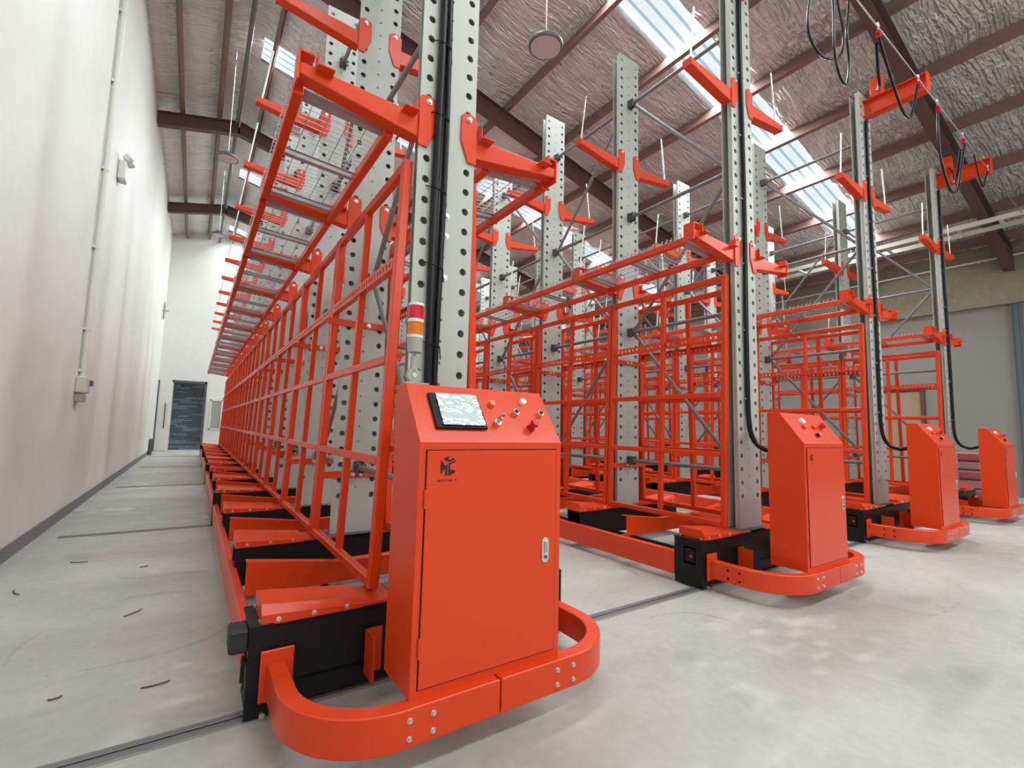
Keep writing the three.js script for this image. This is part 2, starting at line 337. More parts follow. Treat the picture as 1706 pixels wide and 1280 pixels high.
function addArm(rack, k, s, y, level, detail) {
  const z = colZ(k);
  const a = part('arm', armGeo(s, level), M.orange, rack, [0, y, z]);
  if (detail) {
    part('hanger_plate', plateGeo(s), M.orange, a, [0, 0, 0.001]);
    part('bolt', boltGeo, M.zinc, a, [s * 0.125, 0.072, 0.015]);
    if (level === 0) { part('stop_tab', tabGeo(s, 0), M.orange, a); part('stop_tab', tabGeo(s, 1), M.orange, a); }
  } else part('hanger_plate', plateGeo(s), M.orange, a, [0, 0, 0.001]);
  if (level === 1 || k > 0) part('pin', pinGeo, M.zinc, a, [s * 0.735, 0.0, -0.045], [0, 0, s * 0.12]);
  return a;
}
// lattice side panel of one bay (origin at its bottom front corner, extends to -z)
const PL = BAY - 0.012, PH = 2.25;
const perfGeo = cached('perf', () => {
  const h = []; for (let i = 0; i < 24; i++) { const x = 0.06 + i * (PL - 0.22) / 23; h.push(new THREE.Path([[x, -0.014], [x, 0.014], [x + 0.024, 0.014], [x + 0.024, -0.014]].map((p) => new THREE.Vector2(...p)))); }
  const web = extrude([[0, -0.032], [PL - 0.1, -0.032], [PL - 0.1, 0.032], [0, 0.032]], 0.004, 0, h);
  return merge([web, boxAt(PL - 0.1, 0.004, 0.034, (PL - 0.1) / 2, 0.03, -0.017), boxAt(PL - 0.1, 0.004, 0.034, (PL - 0.1) / 2, -0.03, -0.017)]).rotateY(Math.PI / 2);
});
const panelMembers = (s) => [
  ['post', cbox(0.05, PH, 0.05, 0.005), [0, PH / 2, -0.025]],
  ['post', cbox(0.05, PH, 0.05, 0.005), [0, PH / 2, -PL + 0.025]],
  ['upright', cbox(0.04, PH - 0.06, 0.045, 0.004), [-s * 0.004, PH / 2, -PL / 2]],
  ['rail', cbox(0.045, 0.045, PL - 0.1, 0.004), [0, 0.024, -PL / 2]],
  ['rail', cbox(0.03, 0.045, PL - 0.1, 0.004), [s * 0.012, 0.622, -PL / 2]],
  ['rail', cbox(0.03, 0.045, PL - 0.1, 0.004), [s * 0.012, 1.15, -PL / 2]],
  ['perforated_rail', perfGeo, [s * 0.022, 1.675, -0.05], s],
  ['rail', cbox(0.045, 0.05, PL - 0.1, 0.004), [0, PH - 0.028, -PL / 2]],
];
const panelMerged = (s) => cached('panelM' + s, () => merge(panelMembers(s).map(([n, g, p, f]) => { const q = flat(g); if (f === -1) { q.scale(1, 1, 1); q.rotateY(Math.PI).translate(0, 0, -(PL - 0.1)); q.translate(0, 0, 0); } return q.translate(...p); })));
function addPanel(rack, k, s, detail) {
  const pos = [s * 0.275, 0.395, -0.085 - BAY * k], rot = [0, 0, s * Math.atan(0.075 / 2.23)];
  if (!detail) return part('side_panel', panelMerged(s), M.orange, rack, pos, rot);
  const g = new THREE.Group(); g.name = 'side_panel'; g.position.set(...pos); g.rotation.set(...rot); rack.add(g);
  for (const [n, geo, p, f] of panelMembers(s)) { const m = part(n, geo, M.orange, g, p); if (f === -1) { m.rotation.y = Math.PI; m.position.z -= PL - 0.1; } }
  return g;
}
// wire deck of one bay
const DL = BAY - 0.1;
const wireGeo = (s, fine) => cached(`wire${s}${fine}`, () => {
  const g = [], w = 0.0035, x0 = 0.27, x1 = 0.80, n = fine ? 26 : 18;
  for (let i = 0; i < n; i++) { const z = -0.03 - i * (DL - 0.06) / (n - 1); g.push(boxAt(x1 - x0, w, w, s * (x0 + x1) / 2, 0, z), boxAt(w, 0.028, w, s * x1, -0.012, z), boxAt(0.005, 0.036, 0.005, s * (x1 - 0.02), 0.014, z)); if (i + 1 < n && i % 2 === 0) g.push(boxAt(w, w, (DL - 0.06) / (n - 1), s * x1, 0.002, z - (DL - 0.06) / (n - 1) / 2)); g.push(boxAt(w, 0.026, w, s * x0, -0.01, z)); }
  for (let i = 0; i < 6; i++) g.push(boxAt(w, w, DL - 0.02, s * (x0 + 0.03 + i * (x1 - x0 - 0.06) / 5), -w, -DL / 2));
  return merge(g);
});
const ribGeo = (s) => cached('rib' + s, () => extrude([[-0.04, 0], [-0.024, 0], [-0.02, -0.026], [0.02, -0.026], [0.024, 0], [0.04, 0], [0.04, 0.002], [0.026, 0.002], [0.022, -0.0235], [-0.022, -0.0235], [-0.026, 0.002], [-0.04, 0.002]], 0.45).rotateY(Math.PI / 2).translate(s > 0 ? 0.31 : -0.76, 0, 0));
function addDeck(rack, k, s, detail) {
  const g = new THREE.Group(); g.name = 'wire_deck'; g.position.set(0, YA - 0.022, colZ(k) - 0.09); rack.add(g);
  part('frame_rail', cbox(0.05, 0.055, BAY - 0.088, 0.004), M.orange, g, [s * 0.762, -0.048, -(BAY - 0.088) / 2]);
  part('frame_rail', cbox(0.05, 0.055, BAY - 0.088, 0.004), M.orange, g, [s * 0.305, -0.085, -(BAY - 0.088) / 2]);
  const tilt = [0, 0, s * 0.075];
  part('wire_mesh', wireGeo(s, detail), M.galv, g, [0, -0.03 - 0.04, 0], tilt);
  for (const z of [-0.07, -DL / 2, -DL + 0.07]) part('support_rib', ribGeo(s), M.galv, g, [0, -0.036 - 0.04, z], tilt);
  return g;
}
const LEV = [0.87, 2.34, 3.73, 5.16];
const clampGeo = cached('clamp', () => merge([boxAt(0.07, 0.1, 0.012, 0, 0, 0.006), boxAt(0.012, 0.09, 0.07, -0.022, 0, 0.045), boxAt(0.012, 0.09, 0.07, 0.022, 0, 0.045), new THREE.CylinderGeometry(0.012, 0.012, 0.09, 8).rotateZ(Math.PI / 2).translate(0, 0.02, 0.05), new THREE.CylinderGeometry(0.012, 0.012, 0.09, 8).rotateZ(Math.PI / 2).translate(0, -0.02, 0.05)]));
// base parts
const capGeo = (s) => cached('cap' + s, () => {
  // wedge: outer end 75 mm high, inner end 35 mm, with a bevelled front edge
  const A = 0.775, B = 0.36, zF = 0.03, zB = -0.2, h0 = 0.078, h1 = 0.036, c = 0.03, P = [], v = (x, y, z) => [s * x, y, z];
  const q = (a, b, d, e) => s > 0 ? P.push(a, b, d, a, d, e) : P.push(a, d, b, a, e, d);
  const fb0 = v(B, 0, zF), fb1 = v(A, 0, zF), ft0 = v(B, h1 * 0.5, zF), ft1 = v(A, h0 * 0.55, zF), t0 = v(B, h1, zF - c), t1 = v(A, h0, zF - c), k0 = v(B, h1, zB), k1 = v(A, h0, zB), kb0 = v(B, 0, zB), kb1 = v(A, 0, zB);
  q(fb0, fb1, ft1, ft0); q(ft0, ft1, t1, t0); q(t0, t1, k1, k0); q(k0, k1, kb1, kb0);
  q(fb1, kb1, k1, t1); q(fb1, t1, ft1, ft1); q(fb0, t0, k0, kb0); q(fb0, ft0, t0, t0);
  const g = new THREE.BufferGeometry(); g.setAttribute('position', new THREE.Float32BufferAttribute(P.flat(), 3)); g.computeVertexNormals(); g.setAttribute('uv', new THREE.Float32BufferAttribute(P.flatMap((p) => [p[0], p[2]]), 2));
  return merge([g, boxAt(0.26, 0.012, 0.24, s * 0.25, 0.012, -0.085)]);
});
const channelGeo = cached('channel', () => merge([
  extrude([[-0.765, 0.245], [0.765, 0.245], [0.765, 0.425], [0.3, 0.365], [-0.3, 0.365], [-0.765, 0.425]], 0.008),
  ...[-1, 1].map((s) => { const L = Math.hypot(0.465, 0.06); return new THREE.BoxGeometry(L, 0.006, 0.06).rotateZ(s * Math.atan(0.06 / 0.465)).translate(s * 0.5325, 0.395, -0.03); }), boxAt(0.6, 0.006, 0.06, 0, 0.363, -0.03), boxAt(1.53, 0.006, 0.06, 0, 0.248, -0.03)]));
const beamGeo = cached('beam', () => merge([boxAt(1.55, 0.245, 0.012, 0, 0.2425, 0.024), boxAt(1.55, 0.012, 0.2, 0, 0.359, -0.07), boxAt(1.55, 0.012, 0.2, 0, 0.126, -0.07), boxAt(1.55, 0.245, 0.012, 0, 0.2425, -0.165)]));
const footGeo = cached('foot', () => {
  // side cheek with a square sensor window; extruded in x
  const w = new THREE.Path([[0.06, 0.17], [0.06, 0.305], [0.165, 0.305], [0.165, 0.17]].map((p) => new THREE.Vector2(...p)));
  const cheek = extrude([[0, 0.012], [0.25, 0.012], [0.25, 0.362], [0, 0.362]], 0.01, 0, [w]).rotateY(-Math.PI / 2).rotateY(Math.PI);
  return cheek;
});
const wheelGeo = cyl(0.075, 0.05, 20);

function buildRack(no, xc, label, detailBays, decksRight) {
  const rack = thing('mobile_rack', label, 'rack', [xc, 0, FRONT], 'orange and grey mobile cantilever racks');
  const O = M.orange;
  // base: long side rails, cross beams, orange cross channels
  const RL = BAY * (NCOL - 1) + 0.22;
  for (const s of [-1, 1]) part('side_rail', cbox(0.05, 0.185, RL - 0.23, 0.006), O, rack, [s * 0.785, 0.153, -0.225 - (RL - 0.23) / 2]);
  part('drive_shaft', new THREE.CylinderGeometry(0.02, 0.02, RL, 8).rotateX(Math.PI / 2), M.black, rack, [-0.25, 0.11, -RL / 2]);
  for (let k = 0; k < NCOL; k++) {
    const z = colZ(k) + 0.03, near = k < detailBays + 1;
    part('cross_beam', beamGeo, M.black, rack, [0, 0, z]);
    for (const s of [-1, 1]) {
      const cap = part('beam_cap', capGeo(s), O, rack, [0, 0.365, z]);
      if (near) for (const x of [0.43, 0.57, 0.71]) part('bolt', smallBolt, M.zinc, cap, [s * x, 0.018, 0.03]);
    }
    if (k < NCOL - 1) part('cross_channel', channelGeo, O, rack, [0, 0, z - 0.77]);
    if (k % 3 === 0) for (const s of [-1, 1]) {
      const f = new THREE.Group(); f.name = 'wheel_housing'; f.position.set(s * 0.772, 0, z); rack.add(f);
      part('outer_cheek', footGeo, M.black, f, [s > 0 ? 0.045 : -0.035, 0, 0.03]).rotation.y = 0;
      part('front_plate', box(0.09, 0.352, 0.01), M.black, f, [0, 0.187, 0.027]);
      part('inner_cheek', box(0.01, 0.352, 0.25), M.black, f, [-s * 0.042, 0.187, -0.1]);
      part('lid', cbox(0.092, 0.012, 0.255, 0.003), M.black, f, [0, 0.366, -0.095]);
      part('wheel', wheelGeo, M.steel, f, [0, 0.078, -0.05], [0, 0, Math.PI / 2]);
      if (near) {
        part('sensor_body', box(0.03, 0.1, 0.085), M.black, f, [s * 0.015, 0.24, -0.085]);
        part('sensor_lens', cyl(0.014, 0.006, 14), M.red, f, [s * 0.033, 0.235, -0.07], [0, 0, Math.PI / 2]);
        for (const zz of [0.0, -0.19]) part('bolt', cyl(0.012, 0.01, 6), M.zinc, f, [0, 0.377, zz]);
        part('anchor_bolt', cyl(0.012, 0.022, 6), M.zinc, f, [-s * 0.02, 0.02, 0.036], [Math.PI / 2, 0, 0]);
      }
    }
  }
  part('front_skirt', box(1.44, 0.2, 0.008), M.black, rack, [0, 0.13, 0.012]);
  // columns, arms, panels, decks
  for (let k = 0; k < NCOL; k++) {
    const near = k < detailBays + 1;
    const c = part('column', columnGeo(near ? 14 : 7), M.grey, rack, [0, 0, colZ(k)]);
    part('base_plate', cbox(0.42, 0.014, 0.2, 0.003), M.darkGrey, c, [0, 0.378, -0.06]);
    if (k === 0) for (const y of [2.36, 2.245, 2.01]) part('bolt', boltGeo, M.zinc, c, [0.012, y, 0.002]);
    for (const s of [-1, 1]) { addArm(rack, k, s, YA, 0, near); addArm(rack, k, s, YB, 1, near); }
    if (k < NCOL - 1) for (const s of [-1, 1]) {
      addPanel(rack, k, s, k < detailBays);
      if (s < 0 || decksRight) addDeck(rack, k, s, near);
    }
    if (k > 0) for (const y of [0.82, 1.98]) {
      const st = part('panel_strap', cbox(0.56, 0.05, 0.006, 0.0015), O, rack, [0, y, colZ(k) + 0.012]);
      if (near) for (const x of [-0.03, 0.03]) part('bolt', boltGeo, M.zinc, st, [x, 0, 0.005]);
    }
  }
  // bracing between neighbouring columns
  for (let k = 1; k < NCOL; k++) {
    const zA = colZ(k - 1) - CD, zB = colZ(k) + 0.05;
    for (const y of LEV) {
      part('brace_clamp', clampGeo, M.darkGrey, rack, [0.012, y, colZ(k) + 0.001]);
      part('tie_tube', cached('tie', () => bar([0, 0, 0], [0, 0, zA - zB], 0.021, 8)), M.tubeGrey, rack, [0.012, y, zB]);
    }
    const up = k % 2 === 1;
    for (let i = 0; i < 3; i++) {
      const hi = (i % 2 === 1) === up;   // which end is higher
      const ya = LEV[hi ? i + 1 : i] , yb = LEV[hi ? i : i + 1];
      part('diagonal_tube', bar([0.035, ya, zA], [0.035, yb, zB], 0.019, 8), M.tubeGrey, rack);
    }
  }
  // bumper: two half hoops around the cabinet foot
  const bumper = (s) => {
    const path = [], R = 0.36, xo = 0.746, zf = 0.65;
    path.push([0.004, zf]); for (let i = 0; i <= 22; i++) { const a = Math.PI / 2 * (1 - i / 22); path.push([xo - R + R * Math.cos(a), zf - R + R * Math.sin(a)]); } path.push([xo, 0.05]);
    const inner = path.map(([x, z], i) => { const a = path[Math.max(0, i - 1)], b = path[Math.min(path.length - 1, i + 1)]; let nx = b[1] - a[1], nz = -(b[0] - a[0]); const l = Math.hypot(nx, nz); return [x + 0.068 * nx / l, z + 0.068 * nz / l]; });
    const out = [...path, ...inner.reverse()].map(([x, z]) => [s * x, -z]);
    return extrude(s > 0 ? out : out.reverse(), 0.13, 0.004).rotateX(-Math.PI / 2);
  };
  for (const s of [-1, 1]) {
    const b = part('bumper_hoop', cached('bump' + s, () => bumper(s)), O, rack, [0, 0.095, 0]);
    part('end_flange', cbox(0.125, 0.2, 0.014, 0.003), O, b, [s * 0.708, 0.076, 0.046]);
    for (const x of [0.285, 0.373]) for (const y of [0.033, 0.092]) part('bolt', smallBolt, M.zinc, b, [s * x, y, 0.651]);
    if (no > 1) for (const z of [0.2, 0.29]) for (const y of [0.033, 0.092]) part('bolt_hole', cyl(0.009, 0.004, 10), M.black, b, [s * 0.746, y, z], [0, 0, Math.PI / 2]);
    part('cabinet_bracket', merge([boxAt(0.008, 0.19, 0.12, 0, 0, 0), boxAt(0.075, 0.19, 0.008, s * -0.035, 0, -0.056)]), O, rack, [s * 0.325 - 0.02, 0.18, 0.11]);
  }
  return rack;
}

// ---------------------------------------------------------------- control cabinets
const logoTex = (() => {
  const c = document.createElement('canvas'); c.width = 256; c.height = 256; const x = c.getContext('2d');
  x.clearRect(0, 0, 256, 256); x.fillStyle = '#1c0a0a';
  const poly = (...p) => { x.beginPath(); p.forEach(([a, b], i) => i ? x.lineTo(a, b) : x.moveTo(a, b)); x.closePath(); x.fill(); };
  poly([78, 30], [128, 8], [150, 16], [122, 30], [150, 40], [186, 24], [206, 34], [140, 62], [96, 42]);       // top of the block
  poly([52, 50], [72, 58], [100, 96], [124, 70], [124, 190], [100, 178], [100, 120], [78, 142], [74, 120], [74, 168], [52, 160]);  // left face
  poly([132, 72], [206, 44], [206, 62], [152, 84], [152, 128], [206, 140], [206, 158], [132, 190]);          // right face
  x.font = 'bold 30px sans-serif'; x.textAlign = 'center'; x.fillText('MAXATOM - IC', 128, 240);
  const t = new THREE.CanvasTexture(c); t.colorSpace = THREE.SRGBColorSpace; return t;
})();
M.logo = std({ color: lin(0.02, 0.008, 0.008), roughness: 0.5, alphaMap: null, map: logoTex, transparent: true });
M.logo.color.set(0xffffff);
const plateRing = cyl(0.0135, 0.012, 20), btnCap = cyl(0.0105, 0.014, 18), btnBig = cyl(0.0165, 0.01, 22);

function cabinet(rack, x0, x1, full) {
  // side profile (z, y): front at local z = 0.61
  const w = x1 - x0, cx = (x0 + x1) / 2, zf = 0.61, zb = 0.345, y0 = 0.225, yf = 1.14, yt = 1.371, zt = 0.442;
  const cab = new THREE.Group(); cab.name = 'control_cabinet'; cab.position.set(cx, 0, 0); rack.add(cab);
  const prof = [[zb, y0], [zf, y0], [zf, yf], [zt, yt], [zb + 0.012, yt], [zb, yt - 0.01]];
  const body = extrude(prof, w, 0.003).rotateY(-Math.PI / 2).translate(w / 2, 0, 0);
  part('body', body, M.orange, cab);
  const dx0 = -w / 2 + 0.031, dx1 = w / 2 - 0.033, dy0 = 0.258, dy1 = 1.108, dw = dx1 - dx0, dcx = (dx0 + dx1) / 2;
  part('door_gap', box(dw + 0.008, dy1 - dy0 + 0.008, 0.002), M.black, cab, [dcx, (dy0 + dy1) / 2, zf + 0.0005]);
  part('door', cbox(dw, dy1 - dy0, 0.006, 0.002), M.orange, cab, [dcx, (dy0 + dy1) / 2, zf + 0.004]);
  for (const y of [0.93, 0.40]) part('hinge', cyl(0.006, 0.07, 10), M.orange, cab, [dx0 - 0.002, y, zf + 0.006]);
  const hx = full ? dx1 - 0.058 : dx1 - 0.045;
  const hand = new THREE.Shape(); { const r = 0.017, h = 0.034; hand.moveTo(-r, -h); hand.absarc(0, -h, r, Math.PI, 2 * Math.PI); hand.absarc(0, h, r, 0, Math.PI); }
  part('handle_plate', new THREE.ExtrudeGeometry(hand, { depth: 0.005, bevelEnabled: true, bevelSize: 0.0015, bevelThickness: 0.0015, bevelSegments: 1, curveSegments: 8 }), M.zinc, cab, [hx, 0.68, zf + 0.0075]);
  part('handle_lever', cbox(0.017, 0.05, 0.006, 0.002), M.steel, cab, [hx, 0.695, zf + 0.016]);
  part('key_barrel', cyl(0.008, 0.006, 12), M.darkGrey, cab, [hx, 0.652, zf + 0.015], [Math.PI / 2, 0, 0]);
  const ls = full ? 0.105 : 0.08;
  part('logo', new THREE.PlaneGeometry(ls, ls), M.logo, cab, [dx0 + (full ? 0.085 : 0.06), full ? 1.037 : 1.03, zf + 0.0078]);
  if (full) part('door_stiffener', cbox(0.03, 0.004, 0.002, 0.0008), M.orange, cab, [dx0 + 0.02, 0.985, zf + 0.0072]);
  // sloping control panel: (u across, v up the slope)
  const sl = [0, 0.231 / 0.2856, -0.168 / 0.2856], nrm = [0, 0.168 / 0.2856, 0.231 / 0.2856], tilt = Math.atan2(0.168, 0.231);
  const on = (u, v, h) => [u, yf + sl[1] * v + nrm[1] * h, zf + sl[2] * v + nrm[2] * h];
  const P = (name, geo, mat, u, v, h) => part(name, geo, mat, cab, on(u, v, h), [Math.PI / 2 - tilt, 0, 0]);      // cylinder axis along the normal
  const PF = (name, geo, mat, u, v, h) => part(name, geo, mat, cab, on(u, v, h), [-tilt, 0, 0]);
  if (full) {
    const ox = 1.066 + cx;    // rack centre + cabinet offset in the hall frame
    const ux = (x) => x - ox;
    const sw = 0.232, sh = 0.177;
    PF('touchscreen', cbox(sw, sh, 0.014, 0.003), M.black, ux(0.898), 0.148, 0.007);
    PF('screen_glass', box(sw - 0.03, sh - 0.03, 0.002), M.glassDark, ux(0.898), 0.148, 0.0145);
    // loose protective film, crumpled
    const f = new THREE.PlaneGeometry(0.192, 0.16, 34, 26), p = f.attributes.position;
    for (let i = 0; i < p.count; i++) { const X = p.getX(i), Y = p.getY(i); p.setZ(i, 0.004 + 0.007 * Math.abs(vnoise(X * 22 + 7, Y * 60 + 3, 51) - 0.5) + 0.006 * Math.abs(vnoise(X * 50 + Y * 30 + 9, Y * 40 + 5, 52) - 0.5)); p.setX(i, X + 0.004 * (vnoise(Y * 60 + 5, 1, 53) - 0.5)); }
    f.computeVertexNormals(); PF('protective_film', f, M.film, ux(0.906), 0.15, 0.0145).userData.label = 'crumpled clear protective film';
    const btn = (n, x, v, mat, big) => { P(n + '_ring', plateRing, M.zinc, ux(x), v, 0.004); P(n, btnCap, mat, ux(x), v, 0.012); };
    M.amberBtn ??= std({ color: lin(0.8, 0.25, 0.02), roughness: 0.3 }); M.whiteBtn ??= std({ color: lin(0.85, 0.85, 0.83), roughness: 0.3 });
    P('amber_button', cyl(0.0145, 0.02, 20), M.amberBtn, ux(1.079), 0.196, 0.01);
    P('white_lamp', cyl(0.0155, 0.016, 20), M.whiteBtn, ux(1.256), 0.221, 0.008);
    for (const [x, v] of [[1.187, 0.151], [1.324, 0.151]]) { P('push_button_ring', cyl(0.0145, 0.022, 20), M.zinc, ux(x), v, 0.011); P('push_button', cyl(0.0105, 0.026, 18), M.black, ux(x), v, 0.012); }
    P('key_switch', cyl(0.0155, 0.02, 20), M.zinc, ux(1.07), 0.092, 0.01); PF('key', cbox(0.006, 0.022, 0.034, 0.001), M.steel, ux(1.071), 0.095, 0.036); PF('key_bow', cbox(0.022, 0.003, 0.028, 0.001), M.steel, ux(1.078), 0.1, 0.052);
    P('emergency_stop_base', cyl(0.019, 0.014, 22), M.red, ux(1.247), 0.077, 0.007); P('emergency_stop_neck', cyl(0.0125, 0.02, 18), M.red, ux(1.247), 0.077, 0.022); P('emergency_stop', cyl(0.0195, 0.018, 24, 0.0175), M.red, ux(1.247), 0.077, 0.04);
  } else {
    M.whiteBtn ??= std({ color: lin(0.85, 0.85, 0.83), roughness: 0.3 });
    P('white_lamp', cyl(0.026, 0.02, 22), M.whiteBtn, -0.1, 0.205, 0.01);
    P('push_button', cyl(0.017, 0.018, 18), M.orange, -0.14, 0.15, 0.009); P('push_button', cyl(0.017, 0.018, 18), M.orange, 0.02, 0.15, 0.009);
    P('selector_switch', cyl(0.016, 0.02, 18), M.black, -0.02, 0.075, 0.01); PF('selector_lever', cbox(0.01, 0.026, 0.012, 0.002), M.zinc, -0.02, 0.075, 0.026);
    P('emergency_stop_base', cyl(0.02, 0.014, 22), M.orange, 0.145, 0.155, 0.007); P('emergency_stop', cyl(0.024, 0.024, 24, 0.021), M.red, 0.145, 0.155, 0.03);
  }
  return cab;
}
const RX = [1.066, 4.112, 7.158, 10.204];
const rackLabels = [
  'orange mobile cantilever rack with touchscreen cabinet and red-amber beacon beside the white wall',
  'orange mobile cantilever rack standing second from the white wall, cabinet without a screen',
  'orange mobile cantilever rack between the second rack and the one facing the brown door',
  'orange mobile cantilever rack closest to the grey wall with the brown-framed door',
];
const racks = RX.map((x, i) => buildRack(i + 1, x, rackLabels[i], [6, 4, 2, 2][i], i === 0));
cabinet(racks[0], -0.364, 0.322, true);
for (let i = 1; i < 4; i++) cabinet(racks[i], -0.415, 0.25, false);

// signal tower on the first cabinet
{
  const t = new THREE.Group(); t.name = 'signal_tower'; t.scale.setScalar(0.95); t.position.set(-0.312, 1.371, 0.39); racks[0].add(t);
  part('mounting_foot', cbox(0.11, 0.01, 0.05, 0.002), M.plasticGrey, t, [0.012, 0.006, 0]);
  part('hinge_block', merge([new THREE.CylinderGeometry(0.032, 0.032, 0.028, 22).rotateX(Math.PI / 2).translate(0, 0.043, 0), boxAt(0.045, 0.035, 0.026, 0, 0.02, 0)]), M.plasticGrey, t);
  part('hinge_screw', cyl(0.011, 0.034, 14), M.zinc, t, [0, 0.043, 0], [Math.PI / 2, 0, 0]);
  part('stem', merge([new THREE.CylinderGeometry(0.015, 0.018, 0.06, 14).translate(0, 0.095, 0), new THREE.CylinderGeometry(0.01, 0.01, 0.04, 12).translate(0, 0.135, 0)]), M.plasticGrey, t);
  part('housing', merge([new THREE.CylinderGeometry(0.035, 0.032, 0.066, 24).translate(0, 0.179, 0)]), M.plasticGrey, t);
  part('ring', cyl(0.036, 0.012, 24), M.white, t, [0, 0.217, 0]);
  part('amber_lens', new THREE.CylinderGeometry(0.034, 0.034, 0.062, 24, 1, true), M.amberLens, t, [0, 0.253, 0]);
  part('ring', cyl(0.036, 0.014, 24), M.white, t, [0, 0.289, 0]);
  part('red_lens', new THREE.CylinderGeometry(0.034, 0.034, 0.062, 24, 1, true), M.redLens, t, [0, 0.326, 0]);
  part('cap', merge([new THREE.CylinderGeometry(0.034, 0.036, 0.012, 24).translate(0, 0.363, 0)]), M.white, t);
  part('lamp_core', cyl(0.012, 0.14, 10), M.white, t, [0, 0.285, 0]);
}
// black rubber buffer on the first rack's front corner
part('rubber_buffer', cbox(0.07, 0.09, 0.12, 0.008), M.rubber, racks[0], [-0.85, 0.315, -0.035]);
part('sensor_bracket', merge([boxAt(0.004, 0.16, 0.03, -0.823, 0.2, -0.01), boxAt(0.012, 0.1, 0.012, -0.83, 0.2, 0.0)]), M.black, racks[0]);

// power cables down the front columns
{
  const r = racks[0], zf = colZ(0);
  for (const [u, rr, dx] of [[-0.07, 0.022, 0], [-0.026, 0.017, 1]]) {
    const pts = []; for (let y = 5.6; y > 1.15; y -= 0.3) pts.push([u + 0.006 * Math.sin(y * 2.1 + dx * 2), y, zf + rr + 0.004]);
    pts.push([u + 0.005, 1.05, zf + 0.06], [u + 0.01, 0.9, zf + 0.2], [u + 0.01, 0.85, 0.36]);
    part('power_cable', tube(pts, rr, 90, 10), M.cable, r);
  }
  for (let y = 1.63; y < 5.5; y += 0.425) part('cable_tie', merge([bar([-0.122, y + 0.02, zf - 0.004], [-0.088, y, zf + 0.044], 0.003), bar([-0.09, y, zf + 0.049], [-0.02, y - 0.01, zf + 0.042], 0.003), bar([-0.02, y - 0.01, zf + 0.042], [0.005, y - 0.07, zf + 0.004], 0.003)]), M.black, r);
  for (let i = 1; i < 4; i++) {
    const rk = racks[i], pts = []; for (let y = 5.4; y > 1.5; y -= 0.35) pts.push([-0.045 + 0.008 * Math.sin(y * 2 + i), y, zf + 0.026]);
    pts.push([-0.05, 1.36, zf + 0.028], [-0.045, 1.2, zf + 0.045], [-0.03, 1.1, zf + 0.1], [-0.02, 1.06, zf + 0.2], [-0.03, 1.09, zf + 0.3], [-0.04, 1.12, 0.36]);
    part('power_cable', tube(pts, 0.021, 90, 10), M.cable, rk);
    for (let y = 1.5; y < 5.2; y += 0.62) part('cable_tie', bar([-0.085, y + 0.015, zf + 0.02], [0.0, y - 0.01, zf + 0.03], 0.006), M.zinc, rk);
  }
}
// hoist beams that carry the trailing cable, on top of each front column
for (let i = 0; i < 4; i++) {
  const r = racks[i];
  const b = part('cable_beam', merge([boxAt(0.13, 0.012, 0.66, 0, 5.67, 0.3), boxAt(0.13, 0.012, 0.66, 0, 5.46, 0.3), boxAt(0.01, 0.2, 0.66, 0, 5.565, 0.3), boxAt(0.14, 0.25, 0.012, 0, 5.565, 0.63)]), M.orange, r);
  part('junction_box', extrude([[-0.07, 0], [0.07, 0], [0.07, 0.12], [0.035, 0.26], [-0.035, 0.26], [-0.07, 0.12]], 0.12, 0.004), M.orange, b, [0, 5.676, 0.06]);
  part('beam_bolt', boltGeo, M.zinc, b, [0.03, 5.44, 0.0]);
}
